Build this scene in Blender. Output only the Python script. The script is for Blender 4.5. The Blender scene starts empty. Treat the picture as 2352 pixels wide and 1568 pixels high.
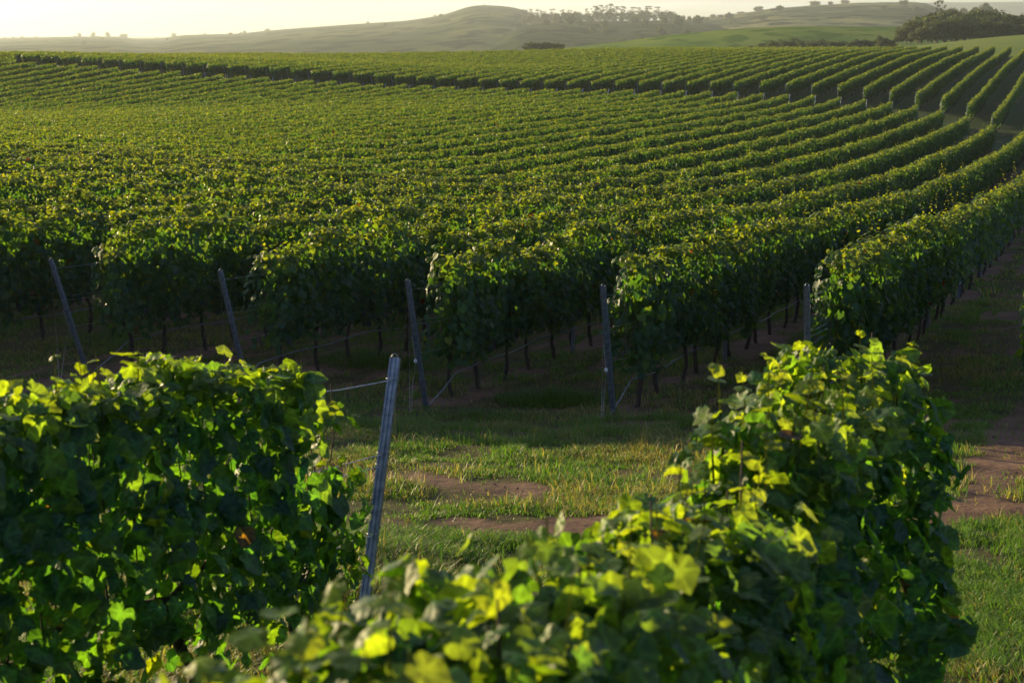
import bpy, math, random
import numpy as np
rnd = random.Random(7)
NP = np.random.RandomState(11)
scene = bpy.context.scene
col = scene.collection
R = math.radians

# ------------------------------------------------------------------ camera
FPX = 3267.0                      # focal length in px of a 2352 px wide frame (50 mm on 36 mm)
PITCH = math.atan((784 - 75) / FPX)
CP, SP = math.cos(PITCH), math.sin(PITCH)
EYE = 30.0                        # world height of the lens; D = depth below it
cam = bpy.data.cameras.new('camera')
co = bpy.data.objects.new('camera', cam)
col.objects.link(co)
co.location = (0, 0, EYE)
co.rotation_euler = (math.pi / 2 - PITCH, 0, 0)
cam.lens = 50
cam.sensor_width = 36
cam.clip_start = 0.05
cam.clip_end = 16000
cam.dof.use_dof = True
cam.dof.focus_distance = 18.0
cam.dof.aperture_fstop = 4.4
scene.camera = co

# ------------------------------------------------------------------ world, sun, exposure
SUN_EL, SUN_AZ = R(10.5), R(48)      # azimuth measured to the left of the view
w = bpy.data.worlds.new('World')
scene.world = w
w.use_nodes = True
nt = w.node_tree
bg = nt.nodes['Background']
sky = nt.nodes.new('ShaderNodeTexSky')
sky.sky_type = 'NISHITA'
sky.sun_disc = False
sky.sun_elevation = SUN_EL
sky.sun_rotation = -SUN_AZ
sky.air_density = 1.0
sky.dust_density = .5
sky.ozone_density = 3.0
tc = nt.nodes.new('ShaderNodeTexCoord')
mp = nt.nodes.new('ShaderNodeMapping')
mp.inputs['Scale'].default_value = (2.2, 2.2, 42)
nz = nt.nodes.new('ShaderNodeTexNoise')
nz.inputs['Scale'].default_value = 2.0
nz.inputs['Detail'].default_value = 6
nz.inputs['Distortion'].default_value = .35
rp = nt.nodes.new('ShaderNodeMapRange')
rp.inputs['From Min'].default_value = .48
rp.inputs['From Max'].default_value = .72
rp.inputs['To Min'].default_value = 0
rp.inputs['To Max'].default_value = .6
mx = nt.nodes.new('ShaderNodeMixRGB')
mx.inputs['Color2'].default_value = (9.0, 7.2, 5.6, 1)
nt.links.new(tc.outputs['Generated'], mp.inputs['Vector'])
nt.links.new(mp.outputs[0], nz.inputs['Vector'])
nt.links.new(nz.outputs[0], rp.inputs['Value'])
nt.links.new(rp.outputs[0], mx.inputs['Fac'])
nt.links.new(sky.outputs[0], mx.inputs['Color1'])
wb = nt.nodes.new('ShaderNodeMixRGB'); wb.blend_type = 'MULTIPLY'; wb.inputs['Fac'].default_value = 1
wb.inputs['Color2'].default_value = (.93, 1.0, 1.26, 1)
nt.links.new(mx.outputs[0], wb.inputs['Color1'])
nt.links.new(wb.outputs[0], bg.inputs['Color'])
bg.inputs['Strength'].default_value = 0.076

sd = bpy.data.lights.new('sun', 'SUN')
sd.energy = 5.0
sd.angle = R(0.6)
sd.color = (1.0, .77, .40)
so = bpy.data.objects.new('sun', sd)
col.objects.link(so)
so.location = (-60, 30, EYE + 40)
so.rotation_euler = (math.pi / 2 - SUN_EL, 0, SUN_AZ + math.pi)   # fixed up below
from mathutils import Vector
_to = Vector((-math.sin(SUN_AZ) * math.cos(SUN_EL), math.cos(SUN_AZ) * math.cos(SUN_EL), math.sin(SUN_EL)))
so.rotation_euler = _to.to_track_quat('Z', 'Y').to_euler()

vs = scene.view_settings
vs.view_transform = 'Standard'
vs.look = 'None'
vs.gamma = 1
vs.exposure = 1.24
cy = scene.cycles
cy.use_denoising = True
cy.max_bounces = 7
cy.diffuse_bounces = 3
cy.glossy_bounces = 2
cy.transmission_bounces = 4
cy.volume_bounces = 0
cy.sample_clamp_indirect = 6

# ------------------------------------------------------------------ pixel helper (2352 px frame): a point at forward distance Y
def T(px, py):
    a = (px - 1176) / FPX
    b = (784 - py) / FPX
    k = CP + b * SP
    return a / k, (SP - b * CP) / k
def P(px, py, Y):
    t, s = T(px, py)
    return (t * Y, Y, EYE - s * Y)

# ------------------------------------------------------------------ noise
def _hash(ix, iy, seed):
    h = (ix.astype(np.int64) * 374761393 + iy.astype(np.int64) * 668265263 + seed * 974711) & 0xffffffff
    h = ((h ^ (h >> 13)) * 1274126177) & 0xffffffff
    h = h ^ (h >> 16)
    return (h & 0xffff) / 65535.0
def vn(x, y=0.0, seed=0):
    x = np.asarray(x, float)
    y = np.asarray(y, float) + np.zeros_like(x)
    ix, iy = np.floor(x), np.floor(y)
    fx, fy = x - ix, y - iy
    fx = fx * fx * (3 - 2 * fx)
    fy = fy * fy * (3 - 2 * fy)
    a = _hash(ix, iy, seed); b = _hash(ix + 1, iy, seed)
    c = _hash(ix, iy + 1, seed); d = _hash(ix + 1, iy + 1, seed)
    return (a * (1 - fx) + b * fx) * (1 - fy) + (c * (1 - fx) + d * fx) * fy     # 0..1
def fbm(x, y=0.0, seed=0, n=3):
    v, a, s = 0, .5, 0
    for i in range(n):
        v = v + a * vn(np.asarray(x) * 2 ** i, np.asarray(y) * 2 ** i, seed + i * 17)
        s += a
        a *= .5
    return v / s

# ------------------------------------------------------------------ terrain: depth below the lens as a function of place
def _prof(pts):
    a = np.array(pts, float)
    ys = np.linspace(-60, 5200, 5261 * 1)
    v = np.interp(ys, a[:, 0], a[:, 1])
    return a
PROF = [
 (-.36, [(-60, .5), (0, 2.5), (2, 2.85), (5.3, 3.35), (8.2, 3.8), (13, 4.35), (17.5, 4.85), (20, 5.15), (24, 5.4), (40, 5.9), (60, 6.6), (80, 7.4), (100, 8.1), (120, 8.8), (138, 9.3), (150, 8.7), (165, 7.2), (178, 5.6), (187, 4.9), (205, 4.5), (240, 4.9), (300, 6.5), (420, 13), (700, 25), (9000, 25)]),
 (.0, [(-60, .5), (0, 2.5), (2, 2.85), (5, 3.25), (8.2, 3.87), (13, 4.5), (17.5, 5.1), (20, 5.42), (23.3, 5.65), (30, 6.2), (38, 6.7), (45, 7.1), (52, 7.45), (60, 7.8), (70, 8.0), (81, 8.1), (120, 8.25), (150, 8.3), (172, 8.1), (185, 7.45), (220, 6.65), (260, 5.85), (300, 5.3), (330, 5.3), (400, 7.5), (520, 14), (700, 25), (9000, 25)]),
 (.24, [(-60, .5), (0, 2.5), (2, 2.85), (5, 3.2), (8.2, 3.8), (13, 4.4), (17.4, 5.0), (23, 5.6), (30, 6.15), (45, 7.2), (61, 8.0), (80, 8.55), (100, 8.85), (120, 9.0), (140, 8.8), (155, 8.3), (172, 7.4), (195, 6.4), (220, 5.75), (250, 5.3), (285, 5.1), (330, 5.2), (430, 5.1), (480, 6), (600, 14), (800, 25), (9000, 25)]),
 (.36, [(-60, .5), (0, 2.5), (2, 2.85), (5, 3.2), (8.2, 3.75), (13, 4.35), (17.4, 4.95), (23, 5.5), (30, 6.05), (45, 7.15), (61, 7.95), (80, 8.7), (100, 9.25), (120, 9.5), (133, 9.35), (145, 8.9), (160, 8.1), (175, 7.3), (195, 6.5), (220, 5.9), (250, 5.3), (285, 4.9), (320, 4.2), (370, 2.7), (430, .8), (480, .5), (600, 5), (900, 25), (9000, 25)]),
 (.55, [(-60, .5), (0, 2.5), (2, 2.85), (5, 3.2), (8.2, 3.75), (13, 4.35), (17.4, 4.95), (23, 5.5), (30, 6.05), (45, 7.15), (61, 7.95), (80, 8.7), (100, 9.2), (120, 9.3), (145, 8.6), (175, 6.9), (195, 6), (220, 5), (285, 3), (370, 0), (430, -2.5), (480, -3), (600, 1), (900, 25), (9000, 25)]),
]
def _smooth_profile(pts):
    """piecewise cubic (Catmull) sampled on a log-like table so that slopes have no kinks"""
    a = np.array(pts, float)
    x, y = a[:, 0], a[:, 1]
    d = np.gradient(y, x)
    # limit overshoot
    sl = np.diff(y) / np.diff(x)
    for i in range(1, len(x) - 1):
        if sl[i - 1] * sl[i] <= 0:
            d[i] = 0
    def f(q):
        q = np.clip(q, x[0], x[-1] - 1e-6)
        i = np.clip(np.searchsorted(x, q, side='right') - 1, 0, len(x) - 2)
        h = x[i + 1] - x[i]
        t = (q - x[i]) / h
        return ((2 * t**3 - 3 * t**2 + 1) * y[i] + (t**3 - 2 * t**2 + t) * h * d[i]
                + (-2 * t**3 + 3 * t**2) * y[i + 1] + (t**3 - t**2) * h * d[i + 1])
    return f
PF = [(t, _smooth_profile(p)) for t, p in PROF]
def ground(x, Y, rough=True):
    x = np.asarray(x, float); Y = np.asarray(Y, float)
    t = x / np.maximum(Y, 14.0)
    ts = np.array([q[0] for q in PF])
    vals = [q[1](Y) for q in PF]
    t = np.clip(t, ts[0], ts[-1])
    i = np.clip(np.searchsorted(ts, t, side='right') - 1, 0, len(ts) - 2)
    V = np.stack(vals)
    fr = (t - ts[i]) / (ts[i + 1] - ts[i])
    fr = fr * fr * (3 - 2 * fr) * .5 + fr * .5
    lo = np.take_along_axis(V, i[None], 0)[0] if V.ndim > 1 else V[i]
    hi = np.take_along_axis(V, (i + 1)[None], 0)[0] if V.ndim > 1 else V[i + 1]
    z = EYE - (lo * (1 - fr) + hi * fr)
    if rough:
        z = z + .05 * (fbm(x * .9, Y * .9, 5) - .5) * np.clip((200 - Y) / 150, 0, 1) \
              + np.clip((Y - 40) / 150, 0, 1) * .5 * (vn(x * .035, Y * .035, 9) - .5) * np.clip((400 - Y) / 100, 0, 1)
    return z
def gz(x, Y):
    return float(ground(np.array([x]), np.array([Y]))[0])

# ------------------------------------------------------------------ the family of vine rows
M_, C_ = .43, .0001
def rx(u, Y):
    s = np.asarray(Y, float) - 19.3
    return u + M_ * s - C_ * s * s * np.where(s > 0, 1, 0)
def slope(Y):
    s = np.maximum(np.asarray(Y, float) - 19.3, 0)
    return M_ - 2 * C_ * s
def u_of(x, Y):
    return x - rx(0, Y)
def solveY(u, t):
    Y = 100.0
    lo, hi = 12.0, 400.0
    for _ in range(60):
        m = (lo + hi) / 2
        if float(rx(u, m)) - t * m < 0:
            lo = m
        else:
            hi = m
    return (lo + hi) / 2

# ------------------------------------------------------------------ mesh helpers
def mesh_np(name, V, F, colors=None, smooth=True, mat=None, attr='tint'):
    me = bpy.data.meshes.new(name)
    V = np.asarray(V, np.float32); F = np.asarray(F, np.int32)
    k = F.shape[1]
    me.vertices.add(len(V)); me.vertices.foreach_set('co', V.ravel())
    me.loops.add(F.size); me.loops.foreach_set('vertex_index', F.ravel())
    me.polygons.add(len(F))
    me.polygons.foreach_set('loop_start', np.arange(0, F.size, k, dtype=np.int32))
    me.polygons.foreach_set('use_smooth', np.full(len(F), smooth, bool))
    if colors is not None:
        ca = me.color_attributes.new(attr, 'FLOAT_COLOR', 'POINT')
        c4 = np.ones((len(V), 4), np.float32)
        c4[:, :3] = colors
        ca.data.foreach_set('color', c4.ravel())
    me.update(calc_edges=True)
    me.validate()
    if mat:
        me.materials.append(mat)
    return me
def link(name, me, parent=None, loc=None):
    o = bpy.data.objects.new(name, me)
    col.objects.link(o)
    if parent:
        o.parent = parent
    if loc is not None:
        o.location = loc
    return o
def empty(name, loc=(0, 0, 0)):
    o = bpy.data.objects.new(name, None)
    o.empty_display_size = .3
    col.objects.link(o)
    o.location = loc
    return o
def tag(o, label=None, cat=None, group=None, kind=None):
    if label: o['label'] = label
    if cat: o['category'] = cat
    if group: o['group'] = group
    if kind: o['kind'] = kind
    return o
class MB:
    def __init__(s):
        s.V = []; s.F = []; s.n = 0
    def add(s, V, F):
        V = np.asarray(V, float); F = np.asarray(F, int)
        s.V.append(V); s.F.append(F + s.n); s.n += len(V)
    def tube(s, pts, rad, sides=6, cap=True):
        pts = np.asarray(pts, float)
        n = len(pts)
        rad = np.broadcast_to(np.asarray(rad, float), (n,))
        tan = np.gradient(pts, axis=0)
        tan /= np.linalg.norm(tan, axis=1)[:, None] + 1e-12
        ref = np.array([0, 0, 1.0]) if abs(tan[:, 2]).mean() < .8 else np.array([1.0, 0, 0])
        a = np.cross(tan, ref); a /= np.linalg.norm(a, axis=1)[:, None] + 1e-12
        b = np.cross(tan, a)
        th = np.arange(sides) * 2 * math.pi / sides
        V = (pts[:, None] + rad[:, None, None] * (np.cos(th)[None, :, None] * a[:, None] + np.sin(th)[None, :, None] * b[:, None])).reshape(-1, 3)
        F = []
        for i in range(n - 1):
            for j in range(sides):
                p, q = i * sides + j, i * sides + (j + 1) % sides
                F += [(p, q, q + sides), (p, q + sides, p + sides)]
        if cap:
            for i, fl in ((0, 1), (n - 1, 0)):
                for j in range(1, sides - 1):
                    f = (i * sides, i * sides + j, i * sides + j + 1)
                    F.append(f if fl else f[::-1])
        s.add(V, F)
    def box(s, c, h, rot=None):
        v = np.array([[x, y, z] for x in (-1, 1) for y in (-1, 1) for z in (-1, 1)], float) * np.array(h)
        if rot is not None: v = v @ np.array(rot).T
        q = [(0, 1, 3, 2), (4, 6, 7, 5), (0, 4, 5, 1), (2, 3, 7, 6), (0, 2, 6, 4), (1, 5, 7, 3)]
        F = []
        for a, b, c_, d in q: F += [(a, b, c_), (a, c_, d)]
        s.add(v + np.array(c), F)
    def mesh(s, name, mat, smooth=True):
        return mesh_np(name, np.concatenate(s.V), np.concatenate(s.F), None, smooth, mat)

# ------------------------------------------------------------------ materials
def new_mat(name):
    m = bpy.data.materials.new(name)
    m.use_nodes = True
    return m, m.node_tree, m.node_tree.nodes['Principled BSDF']
def leaf_material(name, trans=(5.3, 3.45, .28), fac=.5, rough=.5, spec=.3, veins=False):
    m, t, b = new_mat(name)
    at = t.nodes.new('ShaderNodeAttribute'); at.attribute_name = 'tint'
    src = at.outputs['Color']
    if veins:
        te = t.nodes.new('ShaderNodeTexCoord')
        n = t.nodes.new('ShaderNodeTexNoise'); n.inputs['Scale'].default_value = 55; n.inputs['Detail'].default_value = 3
        t.links.new(te.outputs['Object'], n.inputs['Vector'])
        mr = t.nodes.new('ShaderNodeMapRange')
        mr.inputs['From Min'].default_value = .3; mr.inputs['From Max'].default_value = .7
        mr.inputs['To Min'].default_value = .75; mr.inputs['To Max'].default_value = 1.3
        t.links.new(n.outputs[0], mr.inputs['Value'])
        mm = t.nodes.new('ShaderNodeMixRGB'); mm.blend_type = 'MULTIPLY'; mm.inputs['Fac'].default_value = 1
        t.links.new(src, mm.inputs['Color1']); t.links.new(mr.outputs[0], mm.inputs['Color2'])
        src = mm.outputs[0]
        bp = t.nodes.new('ShaderNodeBump'); bp.inputs['Strength'].default_value = .35; bp.inputs['Distance'].default_value = .01
        t.links.new(n.outputs[0], bp.inputs['Height']); t.links.new(bp.outputs[0], b.inputs['Normal'])
    t.links.new(src, b.inputs['Base Color'])
    b.inputs['Roughness'].default_value = rough
    b.inputs['Specular IOR Level'].default_value = spec
    mu = t.nodes.new('ShaderNodeMixRGB'); mu.blend_type = 'MULTIPLY'; mu.inputs['Fac'].default_value = 1
    t.links.new(src, mu.inputs['Color1']); mu.inputs['Color2'].default_value = (*trans, 1)
    tr = t.nodes.new('ShaderNodeBsdfTranslucent')
    t.links.new(mu.outputs[0], tr.inputs['Color'])
    ms = t.nodes.new('ShaderNodeMixShader'); ms.inputs['Fac'].default_value = fac
    t.links.new(b.outputs[0], ms.inputs[1]); t.links.new(tr.outputs[0], ms.inputs[2])
    t.links.new(ms.outputs[0], t.nodes['Material Output'].inputs['Surface'])
    return m
def noise_material(name, c1, c2, scale=10, rough=.8, metal=0, bump=.3, bdist=.01, detail=6, coords='Object'):
    m, t, b = new_mat(name)
    te = t.nodes.new('ShaderNodeTexCoord')
    n = t.nodes.new('ShaderNodeTexNoise'); n.inputs['Scale'].default_value = scale; n.inputs['Detail'].default_value = detail
    t.links.new(te.outputs[coords], n.inputs['Vector'])
    cr = t.nodes.new('ShaderNodeValToRGB')
    cr.color_ramp.elements[0].position = .35; cr.color_ramp.elements[0].color = (*c1, 1)
    cr.color_ramp.elements[1].position = .65; cr.color_ramp.elements[1].color = (*c2, 1)
    t.links.new(n.outputs[0], cr.inputs[0]); t.links.new(cr.outputs[0], b.inputs['Base Color'])
    b.inputs['Roughness'].default_value = rough; b.inputs['Metallic'].default_value = metal
    if bump:
        bp = t.nodes.new('ShaderNodeBump'); bp.inputs['Strength'].default_value = bump; bp.inputs['Distance'].default_value = bdist
        t.links.new(n.outputs[0], bp.inputs['Height']); t.links.new(bp.outputs[0], b.inputs['Normal'])
    return m
M_leaf = leaf_material('vine_leaf')
M_leafn = leaf_material('vine_leaf_near', trans=(5.8, 4.3, .35), veins=True)
M_grass = leaf_material('grass_blade', trans=(2.2, 2.5, .6), fac=.4, rough=.5, spec=.3)
M_tree = leaf_material('tree_leaf', trans=(1.6, 1.6, .8), fac=.3, rough=.6, spec=.2)
M_bark = noise_material('vine_bark', (.018, .012, .009), (.06, .04, .028), 60, .9, 0, .8, .01)
M_tbark = noise_material('tree_bark', (.10, .085, .07), (.22, .19, .16), 3, .9, 0, .3, .05)
M_steel = noise_material('galvanised_steel', (.14, .175, .22), (.26, .31, .37), 28, .42, .75, .15, .003)
M_wire = noise_material('wire_steel', (.25, .26, .28), (.45, .45, .46), 40, .4, .8, 0)
M_hose = noise_material('hose_plastic', (.07, .078, .09), (.16, .17, .18), 30, .35, 0, .1, .002)
M_insul = noise_material('white_plastic', (.5, .52, .54), (.6, .62, .64), 30, .4, 0, 0)
M_grape = noise_material('grape_skin', (.012, .012, .035), (.045, .035, .07), 45, .45, 0, .2, .002)

# ------------------------------------------------------------------ soil map (real bare patches) shared by ground and grass
def soil_at(x, Y):
    x = np.asarray(x, float); Y = np.asarray(Y, float)
    n = fbm(x * .55, Y * .55, 31); n2 = fbm(x * 2.3, Y * 2.3, 77)
    u = u_of(x, Y) - 1.38
    k = np.abs((u / 3.1 + .5) % 1.0 - .5) * 3.1 * .92          # distance to the nearest row
    strip = np.clip((.62 - k) / .3, 0, 1) * np.clip((Y - 18.2 - .0 * x) / 1.5, 0, 1)
    wheel = np.clip((.2 - np.abs(k - .95)) / .15, 0, 1) * np.clip((Y - 17) / 4, 0, 1)
    q = Y + .10 * x
    track = np.exp(-((q - 12.45 + 2.2 * (fbm(x * .45, Y * .3, 3) - .5)) / .50) ** 2)
    track2 = .55 * np.exp(-((q - 14.6 + 1.2 * (fbm(x * .35, 2, 8) - .5)) / .5) ** 2)
    s = np.maximum(np.maximum(strip * (.22 + .9 * n), wheel * (.2 + .85 * n)), np.maximum(track * (.45 + 1.0 * n), track2 * n * 1.7))
    # dirt at the right hand track beside the last row
    r = .75 * np.exp(-((x - (5.2 + .43 * (Y - 17.4)) - .0) / .42) ** 2) * np.clip((Y - 12.8) / 2, 0, 1) * .9
    r2 = np.exp(-((x - (6.4 + .43 * (Y - 17.4))) / .35) ** 2) * np.clip((Y - 11.5) / 2, 0, 1) * np.clip((26 - Y) / 6, 0, 1)
    s = np.maximum(s, np.maximum(r, r2) * (.5 + .8 * n))
    s = np.maximum(s, 1.2 * np.exp(-((x - 1.75) / .75) ** 2 - ((Y - 18.6) / .45) ** 2))
    s = s + 1.1 * (n2 - .5) + .9 * (n - .52)
    s = s - .45 * np.clip((Y - 80) / 40, 0, 1)
    return np.clip((s - .50) / .26, 0, 1)

# ------------------------------------------------------------------ ground sheet
ys = np.concatenate([np.arange(-55, 2, 1.0), np.arange(2, 26, .10), 26 * 1.0085 ** np.arange(0, 320), ])
ys = ys[ys < 420]
ys = np.concatenate([ys, np.geomspace(424, 8200, 70)])
ts = np.sinh(np.linspace(-2.2, 2.2, 620)) / np.sinh(2.2) * .95
YY, TT = np.meshgrid(ys, ts, indexing='ij')
XX = TT * (np.maximum(YY, 0) + 14)
ZZ = ground(XX.ravel(), YY.ravel()).reshape(XX.shape)
ZZ += np.where((YY > 3) & (YY < 30), .035 * (fbm(XX * 4, YY * 4, 51) - .5) + .04 * (vn(XX * 1.1, YY * 1.6, 52) - .5), 0)
ni, nj = XX.shape
idx = np.arange(ni * nj).reshape(ni, nj)
Fq = np.stack([idx[:-1, :-1].ravel(), idx[:-1, 1:].ravel(), idx[1:, 1:].ravel(), idx[1:, :-1].ravel()], 1)
soil = soil_at(XX.ravel(), YY.ravel())
far_end = np.interp((XX / np.maximum(YY, 14)).ravel(), [-.4, 0, .24, .36], [320, 360, 288, 288])
field = np.clip((YY.ravel() - far_end) / 6, 0, 1)
gcol = np.stack([soil, field, np.clip((YY.ravel() - 60) / 50, 0, 1)], 1)
gm = mesh_np('ground', np.stack([XX.ravel(), YY.ravel(), ZZ.ravel()], 1), Fq[:, ::-1] * 0 + Fq, gcol, True, None, 'cover')
m, t, b = new_mat('ground_soil_and_grass')
at = t.nodes.new('ShaderNodeAttribute'); at.attribute_name = 'cover'
sep = t.nodes.new('ShaderNodeSeparateColor'); t.links.new(at.outputs['Color'], sep.inputs[0])
geo = t.nodes.new('ShaderNodeNewGeometry')
def nz_(scale, detail=6, rough=.6):
    n = t.nodes.new('ShaderNodeTexNoise'); n.inputs['Scale'].default_value = scale; n.inputs['Detail'].default_value = detail
    n.inputs['Roughness'].default_value = rough
    t.links.new(geo.outputs['Position'], n.inputs['Vector']); return n
def ramp(src, a, b_, p0=.35, p1=.65):
    r = t.nodes.new('ShaderNodeValToRGB'); r.color_ramp.elements[0].color = (*a, 1); r.color_ramp.elements[1].color = (*b_, 1)
    r.color_ramp.elements[0].position = p0; r.color_ramp.elements[1].position = p1
    t.links.new(src, r.inputs[0]); return r.outputs[0]
def mix(f, a, b_):
    r = t.nodes.new('ShaderNodeMixRGB')
    t.links.new(f, r.inputs[0]); t.links.new(a, r.inputs[1]); t.links.new(b_, r.inputs[2]); return r.outputs[0]
n1, n2, n3 = nz_(9, 8), nz_(1.6, 5), nz_(60, 4)
so_c = mix(n3.outputs[0], ramp(n1.outputs[0], (.060, .038, .024), (.15, .094, .060)), ramp(n2.outputs[0], (.085, .052, .034), (.21, .132, .088)))
gr_c = mix(n3.outputs[0], ramp(n1.outputs[0], (.030, .036, .012), (.065, .062, .022)), ramp(n2.outputs[0], (.040, .048, .014), (.115, .088, .04)))
gr_c = mix(sep.outputs[2], gr_c, ramp(n2.outputs[0], (.022, .042, .012), (.045, .075, .018)))
base = mix(sep.outputs[0], gr_c, so_c)
n4, n5 = nz_(.05, 6), nz_(.5, 8)
fi_c = mix(n5.outputs[0], ramp(n4.outputs[0], (.075, .14, .010), (.14, .19, .016)), ramp(n5.outputs[0], (.06, .11, .010), (.18, .19, .022), .3, .7))
base = mix(sep.outputs[1], base, fi_c)
t.links.new(base, b.inputs['Base Color'])
b.inputs['Roughness'].default_value = .95; b.inputs['Specular IOR Level'].default_value = .1
bp = t.nodes.new('ShaderNodeBump'); bp.inputs['Strength'].default_value = .8; bp.inputs['Distance'].default_value = .03
t.links.new(n1.outputs[0], bp.inputs['Height']); t.links.new(bp.outputs[0], b.inputs['Normal'])
gm.materials.append(m)
tag(link('ground', gm), kind='structure')

# ------------------------------------------------------------------ hills
def hill(name, prof, Yc, Yf, Dfoot, mat, Yb=None, n=260, seed=0, amp=1.0, bulge=.8):
    prof = np.array(prof, float)
    Yb = Yb or Yc * 1.25
    px = np.linspace(prof[0, 0], prof[-1, 0], n)
    py = np.interp(px, prof[:, 0], prof[:, 1])
    k = np.hanning(9); k /= k.sum()
    py = np.convolve(np.pad(py, 4, 'edge'), k, 'valid')
    tt, ss = T(px, py)
    zc = -ss * Yc                                       # crest height relative to the lens
    m1 = 46
    fr = np.concatenate([np.linspace(0, 1, m1), 1 + np.linspace(.04, 1, 16)])
    V = []
    for f_ in fr:
        if f_ <= 1:
            Y = Yf + (Yc - Yf) * f_
            h = -Dfoot + (zc + Dfoot) * (math.sin(f_ * math.pi / 2) ** (1 / bulge) if bulge < 1 else math.sin(f_ * math.pi / 2))
            h = -Dfoot + (zc + Dfoot) * (1 - (1 - f_) ** 2)
        else:
            Y = Yc + (Yb - Yc) * (f_ - 1)
            h = zc + (-Dfoot - zc) * (f_ - 1) ** 2
        X = tt * Y
        nn = (fbm(X / (Yc * .05), np.full_like(X, Y / (Yc * .05)), seed) - .5) * amp * (1 - np.exp(-abs(f_ - 1) * 6)) * min(1, f_ * 4)
        V.append(np.stack([X, np.full_like(X, Y), EYE + h + nn], 1))
    V = np.concatenate(V)
    r = len(fr)
    ix = np.arange(r * n).reshape(r, n)
    F = np.stack([ix[:-1, :-1].ravel(), ix[:-1, 1:].ravel(), ix[1:, 1:].ravel(), ix[1:, :-1].ravel()], 1)
    o = link(name, mesh_np(name, V, F, None, True, mat))
    tag(o, kind='structure')
    return V.reshape(r, n, 3)
def hill_mat(name, a, b_, c, s):
    m, t, b = new_mat(name)
    g = t.nodes.new('ShaderNodeNewGeometry')
    mpn = t.nodes.new('ShaderNodeMapping'); mpn.inputs['Scale'].default_value = (1, .45, 3)
    t.links.new(g.outputs['Position'], mpn.inputs['Vector'])
    def nn(sc, d):
        n = t.nodes.new('ShaderNodeTexNoise'); n.inputs['Scale'].default_value = sc; n.inputs['Detail'].default_value = d
        t.links.new(mpn.outputs[0], n.inputs['Vector']); return n.outputs[0]
    r1 = t.nodes.new('ShaderNodeValToRGB'); r1.color_ramp.elements[0].color = (*a, 1); r1.color_ramp.elements[1].color = (*b_, 1)
    r1.color_ramp.elements[0].position = .42; r1.color_ramp.elements[1].position = .58
    t.links.new(nn(s, 4), r1.inputs[0])
    r2 = t.nodes.new('ShaderNodeMixRGB')
    r3 = t.nodes.new('ShaderNodeMapRange'); r3.inputs['From Min'].default_value = .50; r3.inputs['From Max'].default_value = .58
    t.links.new(nn(s * 3.7, 8), r3.inputs['Value'])
    t.links.new(r3.outputs[0], r2.inputs[0]); t.links.new(r1.outputs[0], r2.inputs[1]); r2.inputs[2].default_value = (*c, 1)
    t.links.new(r2.outputs[0], b.inputs['Base Color']); b.inputs['Roughness'].default_value = 1
    b.inputs['Specular IOR Level'].default_value = 0
    return m
HM1 = hill_mat('hill_pasture', (.045, .065, .025), (.10, .115, .045), (.012, .02, .010), .006)
HM2 = hill_mat('hill_pasture_dark', (.04, .06, .025), (.16, .16, .06), (.012, .02, .010), .008)
HM3 = hill_mat('crop_field', (.085, .15, .028), (.14, .19, .04), (.07, .12, .025), .02)
HM5 = hill_mat('wooded_floor', (.03, .045, .02), (.05, .065, .028), (.012, .02, .010), .012)
HM4 = hill_mat('hill_distant', (.05, .07, .04), (.08, .095, .05), (.04, .055, .03), .003)
H1 = hill('hill', [(-500, 94), (-200, 90), (0, 88.5), (75, 86), (175, 84), (280, 84), (298, 90), (370, 89), (415, 81), (480, 79), (545, 78), (600, 72), (650, 68), (750, 61), (850, 55), (935, 50), (1000, 41), (1040, 33), (1060, 25.5), (1080, 20.5), (1110, 18.5), (1165, 21), (1200, 27), (1245, 45), (1350, 60), (1500, 75), (1650, 90), (1800, 95)], 4500, 1300, 26, HM1, seed=3, amp=2)
H2 = hill('ridge', [(1300, 95), (1450, 70), (1586, 45), (1640, 42), (1701, 36), (1776, 25), (1876, 17.5), (1976, 12.5), (2060, 11.5), (2101, 11.5), (2126, 14), (2151, 22), (2200, 38), (2300, 60), (2500, 85)], 3300, 1100, 26, HM2, seed=5, amp=4)
H5 = hill('wooded_hill', [(1100, 95), (1150, 76), (1190, 58), (1230, 52), (1300, 50), (1450, 49), (1540, 48), (1620, 52), (1700, 62), (1760, 80), (1800, 95)], 2400, 1000, 26, HM5, seed=21, amp=5)
hill('far_ridge', [(1500, 60), (1650, 36), (1791, 22), (1900, 14), (2036, 9), (2146, 7.5), (2352, 6), (2600, 8)], 6500, 4600, 26, HM4, seed=8, amp=12)
hill('crop_field', [(1180, 125), (1260, 114), (1326, 107), (1401, 99), (1476, 89), (1526, 82), (1601, 75), (1676, 68), (1776, 63), (1851, 61), (1976, 62), (2071, 62), (2300, 66), (2600, 75)], 760, 520, 24, HM3, seed=12, amp=.6)

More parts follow.
